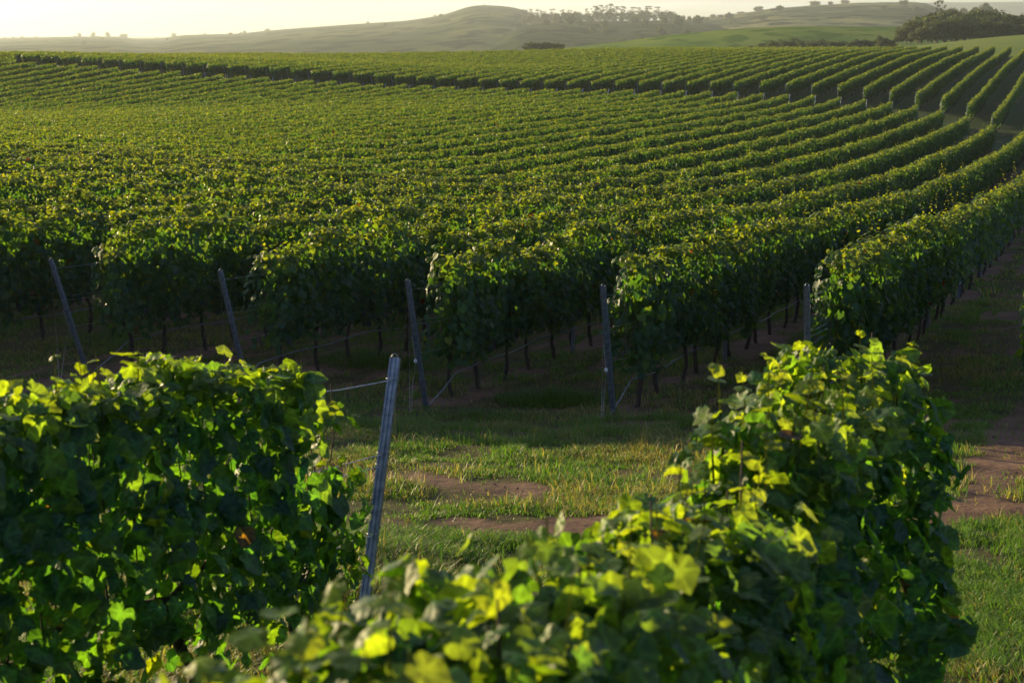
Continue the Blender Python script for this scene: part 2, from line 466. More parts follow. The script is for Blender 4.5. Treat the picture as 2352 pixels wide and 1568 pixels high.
# ------------------------------------------------------------------ leaf templates
def outline_leaf(n_side, lobed=True):
    """vine leaf: x across, y from petiole to tip, fan from a point near the petiole"""
    half = {
        'fine': [(.0, -.02), (.08, -.22), (.22, -.33), (.36, -.29), (.50, -.25), (.57, -.10), (.56, .04), (.62, .14), (.66, .28), (.60, .40), (.49, .48), (.42, .62), (.28, .76), (.13, .88), (.0, 1.0)],
        'mid': [(.0, -.05), (.22, -.32), (.50, -.24), (.56, .05), (.64, .32), (.46, .50), (.28, .74), (.0, 1.0)],
        'low': [(.0, -.15), (.48, -.2), (.60, .32), (.28, .72), (.0, .98)],
    }[n_side]
    pts = half + [(-x, y) for x, y in half[-2:0:-1]]
    pts = np.array(pts)
    V = np.concatenate([[(0, .12)], pts])
    n = len(pts)
    mul = None
    if n_side == 'fine':
        inner = np.array([(0, .12)]) * .45 + pts * .55
        V = np.concatenate([[(0, .12)], inner, pts])
        F = [(0, 1 + i, 1 + (i + 1) % n) for i in range(n)]
        for i in range(n):
            a, b_ = 1 + i, 1 + (i + 1) % n
            F += [(a, a + n, b_ + n), (a, b_ + n, b_)]
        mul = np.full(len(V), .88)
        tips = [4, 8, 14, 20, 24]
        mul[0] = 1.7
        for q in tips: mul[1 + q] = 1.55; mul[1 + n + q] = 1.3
    else:
        F = [(0, 1 + i, 1 + (i + 1) % n) for i in range(n)]
    z = -.10 * np.abs(V[:, 0]) - .30 * V[:, 0] ** 2 - .28 * (V[:, 1] - .1) ** 2 + .055 * np.sin(V[:, 0] * 9 + V[:, 1] * 7) + .03 * np.sin(V[:, 1] * 13 - V[:, 0] * 5)
    z[0] += .03
    V3 = np.stack([V[:, 0], V[:, 1], z], 1)
    V3[:, 1] -= .1
    return V3 * np.array([.80, .80, .8]), np.array(F), mul
L_FINE = outline_leaf('fine'); L_MID = outline_leaf('mid'); L_LOW = outline_leaf('low')
L_QUAD = (np.array([(-.42, 0, -.10), (0, -.40, 0), (.42, .05, -.10), (.05, .52, -.08)]), np.array([(0, 1, 3), (1, 2, 3)]), None)
def unit(v):
    return v / (np.linalg.norm(v, axis=1)[:, None] + 1e-9)
def leaves(Pn, N, tip, size, colr, tmpl, curl=1.0):
    """arrays of leaf positions, normals, tip directions -> verts, faces, colours"""
    TV, TF, TM = tmpl
    N = unit(N)
    tip = unit(tip - (tip * N).sum(1)[:, None] * N)
    B = np.cross(tip, N)
    cz = NP.uniform(.3, 2.0, len(Pn)) * curl * NP.choice([1, 1, 1, -.6], len(Pn))
    wx = NP.uniform(.85, 1.12, len(Pn))
    V = (Pn[:, None] + size[:, None, None] * (TV[None, :, 0, None] * (B * wx[:, None])[:, None] + TV[None, :, 1, None] * tip[:, None]
         + (TV[None, :, 2, None] * cz[:, None, None]) * N[:, None]))
    k = len(TV)
    F = (TF[None] + (np.arange(len(Pn)) * k)[:, None, None]).reshape(-1, 3)
    C = np.repeat(colr, k, axis=0)
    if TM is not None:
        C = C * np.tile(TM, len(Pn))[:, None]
    return V.reshape(-1, 3), F, C
def leaf_tint(n, h=None, young_lit=None):
    a = np.array([.026, .080, .028]); b_ = np.array([.015, .062, .038]); c = np.array([.042, .090, .018])
    r = NP.rand(n)[:, None]; q = NP.rand(n)[:, None]
    colr = a * (1 - r) + b_ * r
    colr = np.where(q > .80, c * .6 + colr * .4, colr)
    if young_lit is not None:  # young growth on shoots; on hedge tops also sunlight put into the colour
        y = young_lit[:, None]
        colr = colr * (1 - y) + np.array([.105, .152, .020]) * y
    s = NP.rand(n)
    colr[s > .985] = [.066, .110, .016]
    colr[s > .997] = [.055, .040, .012]
    colr[s > .9993] = [.07, .014, .010]
    return colr * NP.uniform(.8, 1.2, n)[:, None]

def TB(Y):
    return .17 * np.clip((62 - Y) / 25, 0, 1) * (Y > 14) + .05 * np.clip(3.6 - Y, 0, 2)
def canopy(u, Ya, Yb, per_m, size, tmpl, smax=.75, drop=0, endfall=0, wide=1.0, top=2.06, bot=.55, seed=0, ends=(True, True), shoots=1.0, gaps=.0, lump=1.0, wild=0.0):
    """leaves of one stretch of a vine row, in world coordinates"""
    L = (Yb - Ya) * 1.09
    n = int(per_m * L)
    if n < 4: return None
    Y = NP.uniform(Ya, Yb, n)
    g = slope(Y); ln = np.sqrt(1 + g * g)
    along = np.stack([g / ln, 1 / ln, np.zeros(n)], 1)
    side = np.stack([1 / ln, -g / ln, np.zeros(n)], 1)
    S = Y * 1.09
    lump = lump * np.clip(1.35 - (Y - 22) / 40, .40, 1.3)
    sgn = np.where(NP.rand(n) < .5, -1.0, 1.0)
    topz = top + .20 * (vn(S * .45, seed * 3.3, 1) - .5) + .30 * (vn(S * 1.9, seed * 5.1, 2) - .5) * lump + TB(Y) - drop * np.clip(7.0 - Y, 0, 2) - endfall * np.clip(1 - (Yb - Y) / .9, 0, 1) ** 2 + .16 * (vn(S * 5.5, seed, 3) - .5) * lump
    botz = bot + .42 * (vn(S * .95, seed * 2.2, 4) - .5) + .2 * (vn(S * 3.1, seed, 5) - .5)
    hh = NP.rand(n) ** .85                               # more towards the top
    kind = NP.rand(n)
    h = botz + (topz - botz) * hh
    prof = np.sin(np.clip(hh, .02, 1) * math.pi * .80 + .35) ** .5 * .8 + .2       # narrower at the bottom, rounded at the top
    prof = np.where(hh > .85, prof * np.sqrt(np.clip(1 - ((hh - .85) / .17) ** 2, .05, 1)), prof)
    W = .285 * wide * prof * (.55 + 1.05 * vn(S * 1.5, h * 2.0 + sgn * 9, seed + 6) * lump + .25 * (vn(S * 4.5, h * 5 + sgn * 7, seed + 7) - .5))
    depth = NP.rand(n) ** 2.0
    lat = sgn * W * (1 - depth * .9)
    # top cap leaves
    cap = kind < .16
    h = np.where(cap, topz + NP.uniform(-.10, .05, n), h)
    lat = np.where(cap, sgn * NP.rand(n) * .26 * wide, lat)
    keep = np.ones(n, bool)
    if gaps:
        gm_ = vn(S * 2.1, h * 2.6, seed + 20)
        keep &= ~((gm_ < gaps) & (NP.rand(n) < .85))
        keep &= ~((h < 1.25) & (NP.rand(n) < gaps * 1.3))
    # rounded row ends
    for e, (Ye, on) in enumerate(((Ya, ends[0]), (Yb, ends[1]))):
        if on:
            d = np.abs(Y - Ye)
            keep &= ~((d < .22) & ((((h - 1.4) / .85) ** 2 + ((.22 - d) / .30) ** 2) > 1.15 + .5 * NP.rand(n)))
    X = rx(u, Y)
    Z = ground(X, Y)
    Pn = np.stack([X, Y, Z + h], 1) + side * lat[:, None] + along * NP.normal(0, .03, (n, 1))
    nrm = side * (sgn * (1.0 - .55 * cap))[:, None] + np.array([0, 0, 1.0]) * (NP.uniform(-.05, .75, n) + cap * 1.2)[:, None] + NP.normal(0, .48 + .35 * wild, (n, 3))
    for Ye, on, dr in ((Ya, ends[0], -1), (Yb, ends[1], 1)):
        if on:
            nrm += along * (dr * 1.3 * (np.abs(Y - Ye) < .3))[:, None]
    tipd = np.array([0, 0, -1.0 + .6 * wild]) + NP.normal(0, .55 + .4 * wild, (n, 3)) + side * (sgn * .35)[:, None]
    sz = size * NP.uniform(.55, 1.28, n) * np.where(cap, .8, 1)
    young_lit = np.clip((h - topz + .25) / .35, 0, 1) * NP.uniform(.1, .9, n) * (.8 if tmpl is L_FINE else 1)  # paler towards the top: young growth, plus sunlit tops painted into the tint
    C = leaf_tint(n, h, young_lit)
    a = keep
    parts = [leaves(Pn[a], nrm[a], tipd[a], sz[a], C[a], tmpl)]
    if tmpl is not L_FINE:                 # the dense inner foliage
        mid_ = tmpl is L_MID; nc = int(L * (110 if mid_ else 60)); cs = .2 if mid_ else .34
        Yc = NP.uniform(Ya + .15, Yb - .15, nc); Sc = Yc * 1.09
        tc_ = top + .20 * (vn(Sc * .45, seed * 3.3, 1) - .5)
        hc = NP.uniform(bot + .18, 1, nc) ; hc = (bot + .15) + (tc_ - .2 - bot - .15) * NP.rand(nc)
        gc = slope(Yc); lc = np.sqrt(1 + gc * gc)
        sc_ = np.stack([1 / lc, -gc / lc, np.zeros(nc)], 1)
        Xc = rx(u, Yc)
        Pc = np.stack([Xc, Yc, ground(Xc, Yc) + hc], 1) + sc_ * NP.uniform(-.10, .10, (nc, 1))
        parts.append(leaves(Pc, sc_ + NP.normal(0, .3, (nc, 3)), np.array([0, 0, -1.]) + NP.normal(0, .6, (nc, 3)), np.full(nc, cs), leaf_tint(nc), L_QUAD if tmpl is L_QUAD else L_LOW))
    # upright young shoots above the hedge
    ns = int(L * 1.5 * shoots)
    if ns > 0:
        Ys = NP.uniform(max(Ya + .1, 2.0), Yb - .1, ns)
        hs = NP.gamma(2.0, .085, ns) * (.5 + 1.2 * vn(Ys * .6, seed, 9)) * (1 + 1.2 * (NP.rand(ns) > .93))
        hs = hs * (1 + 1.5 * (vn(Ys * .35, seed, 19) > .68))
        hs = np.clip(hs, .05, smax) * np.where(Ys > 60, .75, 1.0)
        hs = np.where(Ys < 4.5, np.minimum(hs, .2), hs)
        tz = top + .20 * (vn(Ys * 1.09 * .45, seed * 3.3, 1) - .5) + .30 * (vn(Ys * 1.09 * 1.9, seed * 5.1, 2) - .5) * np.clip(1.35 - (Ys - 22) / 40, .40, 1.3) + TB(Ys) - drop * np.clip(7.0 - Ys, 0, 2) - endfall * np.clip(1 - (Yb - Ys) / .9, 0, 1) ** 2
        Xs = rx(u, Ys); Zs = ground(Xs, Ys) + tz
        lean = NP.normal(0, .22, (ns, 2))
        off = NP.uniform(-.2, .2, ns) * wide
        step = .055 * max(1, size / .14)
        PP, NN, TTp, SS, CC = [], [], [], [], []
        stems = []
        for i in range(ns):
            m_ = max(2, int(hs[i] / step))
            f_ = (np.arange(m_) + .5) / m_
            ang = np.arange(m_) * 2.6 + i
            d = np.stack([np.cos(ang), np.sin(ang), np.zeros(m_)], 1)
            zz = f_ * hs[i]
            base = np.stack([Xs[i] + off[i] * .92 + lean[i, 0] * zz, Ys[i] - off[i] * .39 + lean[i, 1] * zz, Zs[i] + zz], 1)
            s_ = size * (.75 + .25 * wild - .5 * f_) * NP.uniform(.8, 1.2, m_)
            PP.append(base + d * s_[:, None] * .32)
            NN.append(d * .4 + np.array([0, 0, 1.]) + NP.normal(0, .35, (m_, 3)))
            TTp.append(d + np.array([0, 0, -.15]))
            SS.append(s_); CC.append(f_)
            if tmpl is L_FINE or tmpl is L_MID:
                p0 = np.array([Xs[i] + off[i] * .92, Ys[i] - off[i] * .39, Zs[i] - .15]); p1 = np.array([Xs[i] + off[i] * .92 + lean[i, 0] * hs[i], Ys[i] - off[i] * .39 + lean[i, 1] * hs[i], Zs[i] + hs[i]])
                ww = np.array([.0022 + .0028 * (tmpl is L_FINE), 0, 0]); w2 = np.array([0, .0022 + .0028 * (tmpl is L_FINE), 0])
                stems.append((np.array([p0 - ww, p0 + ww, p0 + w2, p1 - ww * .3, p1 + ww * .3, p1 + w2 * .3]), np.array([(0, 1, 4), (0, 4, 3), (1, 2, 5), (1, 5, 4), (2, 0, 3), (2, 3, 5)]), np.tile([.04, .06, .015], (6, 1))))
        PP = np.concatenate(PP); CC = np.concatenate(CC)
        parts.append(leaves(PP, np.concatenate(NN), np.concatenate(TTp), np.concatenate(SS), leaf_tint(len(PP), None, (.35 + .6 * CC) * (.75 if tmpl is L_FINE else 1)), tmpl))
        parts += stems
    return parts
def join(parts):
    V, F, C, n = [], [], [], 0
    for v, f, c in parts:
        V.append(v); F.append(f + n); C.append(c); n += len(v)
    return np.concatenate(V), np.concatenate(F), np.concatenate(C)

# trunk meshes (trunk, cordon arms and canes of one vine), base at the origin, row direction = local +Y
def trunk_mesh(seed, canes=True, sides=6):
    r_ = random.Random(seed)
    b = MB()
    n = 8
    bend = r_.uniform(-.10, .10); b2 = r_.uniform(-.07, .07)
    pts = [(bend * math.sin(i / n * 3.1) + .012 * r_.uniform(-1, 1), b2 * math.sin(i / n * 4.5) + .03 * i / n * r_.uniform(-1, 1), -.05 + .92 * i / n) for i in range(n + 1)]
    b.tube(pts, [(.036 - .012 * i / n) * r_.uniform(.85, 1.2) for i in range(n + 1)], sides)
    hx, hy, hz = pts[-1]
    for s in (-1, 1):
        p = [(hx * (1 - q / 5), hy + s * .52 * q / 5, hz + .07 * math.sin(q / 5 * 2.2) + r_.uniform(-.01, .01)) for q in range(6)]
        b.tube(p, [.02, .018, .016, .015, .013, .009], 5)
        if canes:
            for q in range(1, 6):
                x, y, z = p[q]
                k = r_.uniform(.5, 1.05)
                l1, l2 = r_.uniform(-.12, .12), r_.uniform(-.15, .15)
                b.tube([(x, y, z), (x + l1 * .5, y + l2 * .4, z + k * .35), (x + l1, y + l2 * .7, z + k * .7), (x + l1 * .8, y + l2, z + k)], [.006, .005, .004, .003], 4, False)
    return b.mesh('trunk', M_bark)
TRUNKS = [trunk_mesh(i) for i in range(5)]
TRUNKS_FAR = [trunk_mesh(20 + i, False, 4) for i in range(2)]
def bunch_mesh(seed):
    r_ = random.Random(seed)
    import bmesh
    bm = bmesh.new()
    b = MB()
    ico = bmesh.new(); bmesh.ops.create_icosphere(ico, subdivisions=1, radius=1)
    iv = np.array([v.co[:] for v in ico.verts]); fi = np.array([[v.index for v in f.verts] for f in ico.faces])
    ico.free(); bm.free()
    for i in range(28):
        q = r_.random()
        z = -.005 - .15 * q
        rr = .042 * (1 - q) ** .6 + .008
        a = r_.uniform(0, 6.28)
        b.add(iv * .0095 * r_.uniform(.85, 1.1) + np.array([rr * math.cos(a), rr * math.sin(a), z]), fi)
    b.tube([(0, 0, .05), (0, 0, -.12)], [.003, .002], 4)
    return b.mesh('grape_bunch', M_grape)
BUNCH = [bunch_mesh(i) for i in range(3)]

def add_trunks(root, u, Ya, Yb, step=1.02, far=False, maxn=95, tlim=None):
    Y = Ya + .45; n = 0
    ms = TRUNKS_FAR if far else TRUNKS
    while Y < Yb and n < maxn:
        x = float(rx(u, Y))
        if tlim is None or tlim[0] < x / max(Y, 1) < tlim[1]:
            o = link('trunk', ms[rnd.randrange(len(ms))], root)
            o.location = (x - root.location.x, Y - root.location.y, gz(x, Y) - root.location.z)
            o.rotation_euler = (0, 0, -math.atan(float(slope(Y))) + (math.pi if rnd.random() < .5 else 0))
            o.scale = (1, 1, rnd.uniform(.93, 1.05))
            n += 1
        Y += step * rnd.uniform(.85, 1.15) / 1.09 * 1.0
def add_bunches(root, u, Ya, Yb, n, side=None):
    for i in range(n):
        Y = rnd.uniform(Ya, Yb); x = float(rx(u, Y)); s = side if side else rnd.choice((-1, 1))
        o = link('grape_bunch', BUNCH[rnd.randrange(3)], root)
        l = s * rnd.uniform(.10, .30)
        o.location = (x + l * .92 - root.location.x, Y - l * .39 - root.location.y, gz(x, Y) + rnd.uniform(.74, 1.02) - root.location.z)
        o.rotation_euler = (rnd.uniform(-.2, .2), rnd.uniform(-.2, .2), rnd.uniform(0, 6)); k = rnd.uniform(.7, 1.0); o.scale = (k, k, k)

def vine_row(u, spans, label, group, Yroot, mat=M_leaf, name='vine_row'):
    x = float(rx(u, Yroot))
    root = empty(name, (x, Yroot, gz(x, Yroot)))
    tag(root, label, 'vine row', group)
    parts = []
    for sp in spans:
        p = canopy(u, **sp)
        if p: parts += p
    V, F, C = join(parts)
    V = V - np.array(root.location)[None]
    link('foliage', mesh_np('foliage', V, F, C, True, mat), root)
    return root

ORD = ['zeroth', 'first', 'second', 'third', 'fourth', 'fifth', 'sixth', 'seventh', 'eighth', 'ninth', 'tenth', 'eleventh', 'twelfth', 'thirteenth', 'fourteenth', 'fifteenth', 'sixteenth', 'seventeenth', 'eighteenth', 'nineteenth', 'twentieth']
def ordn(n):
    if n <= 20: return ORD[n]
    tens = {2: 'twenty', 3: 'thirty', 4: 'forty', 5: 'fifty'}[n // 10]
    return tens[:-1] + 'ieth' if n % 10 == 0 else tens + '-' + ORD[n % 10]

# ------------------------------------------------------------------ foreground rows
UF1 = -.72 + M_ * (19.3 - 8.2)
UF2 = 2.36 + M_ * (19.3 - 8.2)
BAND = [(0, 14, 800, .115, L_FINE), (14, 34, 720, .112, L_MID), (34, 60, 420, .14, L_LOW), (60, 110, 330, .155, L_QUAD), (110, 180, 250, .17, L_QUAD), (180, 500, 190, .20, L_QUAD)]
def row_spans(Ya, Yb, seed, **kw):
    out = []
    for a, b_, d, s, tm in BAND:
        lo, hi = max(a, Ya), min(b_, Yb)
        if hi - lo > .2:
            out.append(dict(Ya=lo, Yb=hi, per_m=d, size=s, tmpl=tm, seed=seed, ends=(lo == Ya, hi == Yb), shoots=1.0 if lo < 60 else .8, **kw))
    return out
r1 = vine_row(UF1, [dict(Ya=1.5, Yb=7.55, smax=.17, drop=.05, endfall=.5, per_m=1000, size=.112, tmpl=L_FINE, seed=91, ends=(False, True), wide=1.0, gaps=.17, bot=.62, top=1.95, shoots=3, wild=.6)],
    'large foreground vine row at the left, ending at the tall grey steel post', 'foreground vine rows', 7.75, M_leafn)
add_trunks(r1, UF1, 1.2, 7.1, 1.05)
add_bunches(r1, UF1, 3.5, 7.4, 18)
r2 = vine_row(UF2, [dict(Ya=-1.5, Yb=6.85, smax=.24, per_m=1150, size=.105, tmpl=L_FINE, seed=57, ends=(False, True), wide=1.25, gaps=.10, bot=.60, top=1.74, endfall=.18, shoots=4.5, wild=1.0)],
    'nearest blurred vine row crossing the bottom of the picture to the right', 'foreground vine rows', 6.85, M_leafn)
add_trunks(r2, UF2, -1.2, 6.8, 1.05)
add_bunches(r2, UF2, 2.0, 6.7, 24)

# ------------------------------------------------------------------ middle block
KX = [0, 10, 18, 24, 32, 41]; KP = [2287, 1691, 1213, 877, 462, 40]
def u_mid(k): return 1.38 + 3.1 * (k - 4)
POST = {1: (205, 875), 2: (572, 900), 3: (980, 940), 4: (1410, 968), 5: (1856, 975)}     # post foot in the 2352 px frame
STARTY = {6: 17.1}
for k, (px, py) in POST.items():
    STARTY[k] = solveY(u_mid(k), T(px, py)[0])
names = {1: 'middle vine row starting behind the leftmost leaning steel post', 2: 'middle vine row starting behind the second leaning steel post from the left',
         3: 'middle vine row starting behind the third leaning post, beside a grass tuft', 4: 'middle vine row starting behind the steel post with a white insulator and bare mound',
         5: 'rightmost long middle vine row with tall shoots, behind the fifth leaning post', 6: 'vine row poking a few leaves in at the right picture edge'}
MIDEND = {}
for k in range(6, -42, -1):
    u = u_mid(k)
    n = 3 - k
    Ye = solveY(u, T(float(np.interp(n, KX, KP)), 200)[0]) if n >= 0 else (150 if k < 6 else 60)
    MIDEND[k] = Ye
    if k >= 1:
        Ys = STARTY[k] + {5: 1.45, 6: .45}.get(k, .45)
    else:
        Ys = solveY(u, -.405)
        Ys = max(Ys - (24 if Ys < 70 else 0), 22.6 + .35 * (1 - k) * 0)
        Ys = max(Ys, 22.6)
    if k >= 4: Ye = min(Ye, solveY(u, .405))
    if Ye - Ys < 2: continue
    lab = names.get(k) or 'middle block vine row, %s behind the row at the leftmost leaning post' % ordn(1 - k)
    o = vine_row(u, row_spans(Ys, Ye, 100 + k, lump=1.0), lab, 'vine rows of the middle block', Ys)
    if k >= 0:
        add_trunks(o, u, Ys, Ye, 1.08)
        add_bunches(o, u, Ys, min(Ys + 12, Ye), 36 if k < 6 else 4)

# ------------------------------------------------------------------ far block
FX = [0, 10, 19, 41, 47]; FP = [2284, 1685, 1192, 140, -130]
FARS = []
for mrow in range(0, 47):
    t0 = T(float(np.interp(mrow, FX, FP)), 230)[0]
    tt_ = np.array([T(float(np.interp(i, KX, KP)), 200)[0] for i in range(0, 42)])
    yy_ = np.array([MIDEND[3 - i] for i in range(0, 42)])
    o_ = np.argsort(tt_)
    Ys = float(np.interp(t0, tt_[o_], yy_[o_])) + float(np.interp(t0, [-.36, 0, .34], [9, 12, 15]))
    u = t0 * Ys - float(rx(0, Ys))
    Ye = float(np.interp(t0, [-.4, -.2, 0, .1, .2, .34], [255, 300, 345, 330, 300, 288]))
    Ye = min(Ye, solveY(u, .42))
    FARS.append((u, Ys))
    lab = 'far block vine row, %s from the right, behind its own thin end post' % ordn(mrow + 1) if mrow else 'far block vine row farthest right, beside the grass track'
    o = vine_row(u, row_spans(Ys + .5, Ye, 300 + mrow), lab, 'vine rows of the far block', Ys)
    if mrow < 22:
        add_trunks(o, u, Ys, Ys + 22, 1.2, True)

# ------------------------------------------------------------------ posts
def post_mesh(length, name='post', holes=True):
    prof = np.array([(-.016, .036), (-.031, .036), (-.031, .022), (-.031, .010), (-.031, 0), (-.022, 0), (-.018, .007), (-.010, .007), (-.006, 0), (.006, 0), (.010, .007), (.018, .007), (.022, 0), (.031, 0), (.031, .010), (.031, .022), (.031, .036), (.016, .036)])
    prof[:, 1] -= .018
    zs = [0]
    z = .10
    while z < length - .06:
        zs += [z, z + .022]
        z += .10 if holes else 10
    zs.append(length)
    zs = np.array(zs)
    n = len(prof); m_ = len(zs)
    V = np.array([(x, y, z) for z in zs for x, y in prof])
    F = []
    for i in range(m_ - 1):
        for j in range(n - 1):
            if holes and i % 2 == 1 and j in (3, 14): continue
            F.append((i * n + j, i * n + j + 1, (i + 1) * n + j + 1, (i + 1) * n + j))
    me = mesh_np(name, V, np.array(F), None, False, M_steel)
    return me
POSTM = post_mesh(2.12); LPOSTM = post_mesh(1.95)
def solid(o, th=.0028):
    md = o.modifiers.new('sheet', 'SOLIDIFY'); md.thickness = th; md.offset = 0
def wire(parent, name, pts, r, mat=M_wire, sides=5):
    b = MB(); b.tube(pts, r, sides)
    return link(name, b.mesh(name, mat), parent)
def end_post(x, Y, lean, along_sign, label, group, spin=0.0, wires=True, full=True, Lp=2.12, near=False, chain=False, insul=False):
    """foot at (x, Y); leans along the row by `lean` radians, towards +row (1) or -row (-1)"""
    z = gz(x, Y) - .06
    root = empty('trellis_post', (x, Y, z)); tag(root, label, 'post', group)
    g = float(slope(Y)); ang = -math.atan(g)
    d = np.array([math.sin(-ang), math.cos(-ang), 0]) * along_sign
    o = link('post', POSTM, root)
    o.scale = (1 if near else 1.15, 1 if near else 1.15, Lp / 2.12)
    ax = Vector((d[0] * math.sin(lean), d[1] * math.sin(lean), math.cos(lean)))
    q = ax.to_track_quat('Z', 'Y')
    from mathutils import Quaternion
    o.rotation_mode = 'QUATERNION'
    o.rotation_quaternion = Quaternion(ax, spin) @ q
    solid(o)
    A = np.array(ax)
    top = A * (Lp - .04)
    if full:
        # loop of wire at the top
        th = np.linspace(0, math.pi, 9)
        wire(root, 'wire_loop', [(top[0] + .022 * math.cos(a), top[1], top[2] + .03 + .035 * math.sin(a)) for a in th], .0022)
        # stay wire hanging from the top to its ground anchor
        ax_, ay_ = top[0], top[1]
        zz = gz(x + ax_, Y + ay_) - z
        wire(root, 'stay_wire', [(top[0], top[1] - .03, top[2] - .06), (ax_ + .005, ay_ - .03, zz + .6), (ax_, ay_ - .03, zz - .03)], .0022)
        m1 = A * (Lp * .50)
        wire(root, 'tie_wire', [tuple(m1), ((m1[0] + ax_) / 2 - .01, (m1[1] + ay_) / 2 - .03, m1[2] * .5), (ax_ + .02, ay_ - .02, zz)], .0022)
    if wires:
        back = -d
        for hgt, r in ((.93, .0022), (.70, .002), (.665, .002), (.45, .0026)):
            p = A * (Lp * hgt)
            e = p + back * (1.3 if full else .8)
            e[2] = p[2] + (gz(x + e[0], Y + e[1]) - gz(x + p[0], Y + p[1])) + .0
            mid = (p + e) / 2; mid[2] -= .012
            wire(root, 'trellis_wire', [tuple(p), tuple(mid), tuple(e)], r * (1.6 if near else 1))
            th = np.linspace(0, 2 * math.pi, 13)
            wire(root, 'wire_wrap', [tuple(p + np.array([.04 * math.cos(a), .032 * math.sin(a), .004 * a])) for a in th], .0018, sides=4)
    if chain:
        b = MB()
        base = A * (Lp * .58) + np.array([-.055, -.02, 0])
        for i in range(15):
            c = base + A * (-.036 * i) * .9
            th = np.linspace(0, 2 * math.pi, 9)
            w_ = .010
            ring = [(c[0] + w_ * math.cos(a) * (i % 2), c[1] + w_ * math.cos(a) * (1 - i % 2), c[2] + .020 * math.sin(a)) for a in th]
            b.tube(ring, .0022, 4, False)
        link('chain', b.mesh('chain', M_wire), root)
    if insul:
        b = MB(); c = A * (Lp * .40) + np.array([-.05, -.05, 0])
        b.tube([c + np.array([0, 0, s_]) for s_ in (-.03, -.018, 0, .018, .03)], [.010, .022, .026, .022, .010], 10)
        link('insulator', b.mesh('insulator', M_insul), root)
    return root
G_END = 'leaning end posts of the middle block'
plab = {1: 'leftmost leaning grey steel end post with two stay wires', 2: 'leaning grey steel end post, second from the left, foot hidden by leaves',
        3: 'leaning ribbed steel end post with a short chain, third from the left', 4: 'leaning ribbed steel end post with chain and white insulator, standing in bare soil',
        5: 'leaning ribbed steel end post with leaves over its top, before the tall shoots'}
# F1 post
xF = T(850, 1500)[0] * 8.0
xF1 = float(rx(UF1, 8.12))
end_post(xF1 - .215, 8.12, R(17.5), 1, 'tallest grey steel channel post beside the left foreground vine row', 'end posts of the foreground rows', spin=R(180 + 10), near=True, Lp=2.02)
xF2 = float(rx(UF2, 6.75))
end_post(xF2 - .12, 6.70, R(12), 1, 'grey steel post buried in the leaves at the end of the nearest vine row', 'end posts of the foreground rows', spin=R(180), near=True, wires=False, full=False, Lp=1.5)
LEAN = {1: 19, 2: 17, 3: 15, 4: 15, 5: 13}
for k in (1, 2, 3, 4, 5):
    Y = STARTY[k]
    end_post(float(rx(u_mid(k), Y)), Y, R(LEAN[k]), -1, plab[k], G_END, spin=R(-6), chain=k in (1, 3, 4), insul=k in (3, 4))
def copy_tree(o, parent=None):
    c = o.copy(); col.objects.link(c); c.parent = parent
    for ch in list(o.children): copy_tree(ch, c)
    return c
# line posts inside the rows: one source, then copies
def line_post(x, Y, label, group, src=[None]):
    z = gz(x, Y) - .05
    if src[0] is None:
        root = empty('line_post', (x, Y, z))
        solid(link('post', LPOSTM, root), .004)
        cl = MB()
        for h in (.93, 1.35, 1.75): cl.box((0, .0, h), (.036, .024, .006))
        link('wire_clip', cl.mesh('wire_clip', M_wire, False), root)
        src[0] = root
    else:
        root = copy_tree(src[0])
    root.location = (x, Y, z); root.rotation_euler = (R(rnd.uniform(-1.5, 1.5)), R(rnd.uniform(-1.5, 1.5)), -math.atan(float(slope(Y))) + R(rnd.uniform(-8, 8)))
    tag(root, label, 'post', group)
rown = {5: 'rightmost middle row', 4: 'row behind the insulator post', 3: 'row behind the third leaning post', 2: 'row behind the second leaning post'}
for k, cnt in ((5, 9), (4, 8), (3, 3), (2, 2)):
    for i in range(cnt):
        Y = STARTY[k] + 5.6 + 5.6 * i
        line_post(float(rx(u_mid(k), Y)), Y, 'upright steel line post in the %s, %s from its start' % (rown[k], ordn(i + 1)), 'upright line posts in the middle block')
for i, Yq in enumerate((2.6, )):
    line_post(float(rx(UF1, Yq)), Yq, 'upright steel line post hidden inside the left foreground vine row', 'upright line posts in the foreground')
# far block end posts (leaning a little towards the camera) and far ends of middle rows
src = None
for i, (u, Ys) in enumerate(FARS):
    x = float(rx(u, Ys)); z = gz(x, Ys) - .05
    if src is None:
        root = empty('trellis_post', (x, Ys, z)); solid(link('post', POSTM, root), .006); src = root
    else: root = copy_tree(src)
    root.location = (x, Ys, z)
    tlt = R(9 + 5 * min(1, i / 20) + rnd.uniform(-2, 2))
    root.rotation_euler = (tlt * .92, -tlt * .45, 0)
    tag(root, 'thin grey end post of the far block, %s from the right' % ordn(i + 1) if i else 'thin grey end post of the far block, farthest right beside the grass track', 'post', 'end posts of the far block')
for k in range(2, -30, -1):
    Ye = MIDEND[k] + .5; x = float(rx(u_mid(k), Ye)); root = copy_tree(src)
    root.location = (x, Ye, gz(x, Ye) - .05); root.rotation_euler = (-R(9), R(5), 0)
    tag(root, 'post at the far end of a middle row, %s from the right along the track' % ordn(3 - k), 'post', 'far end posts of the middle block')

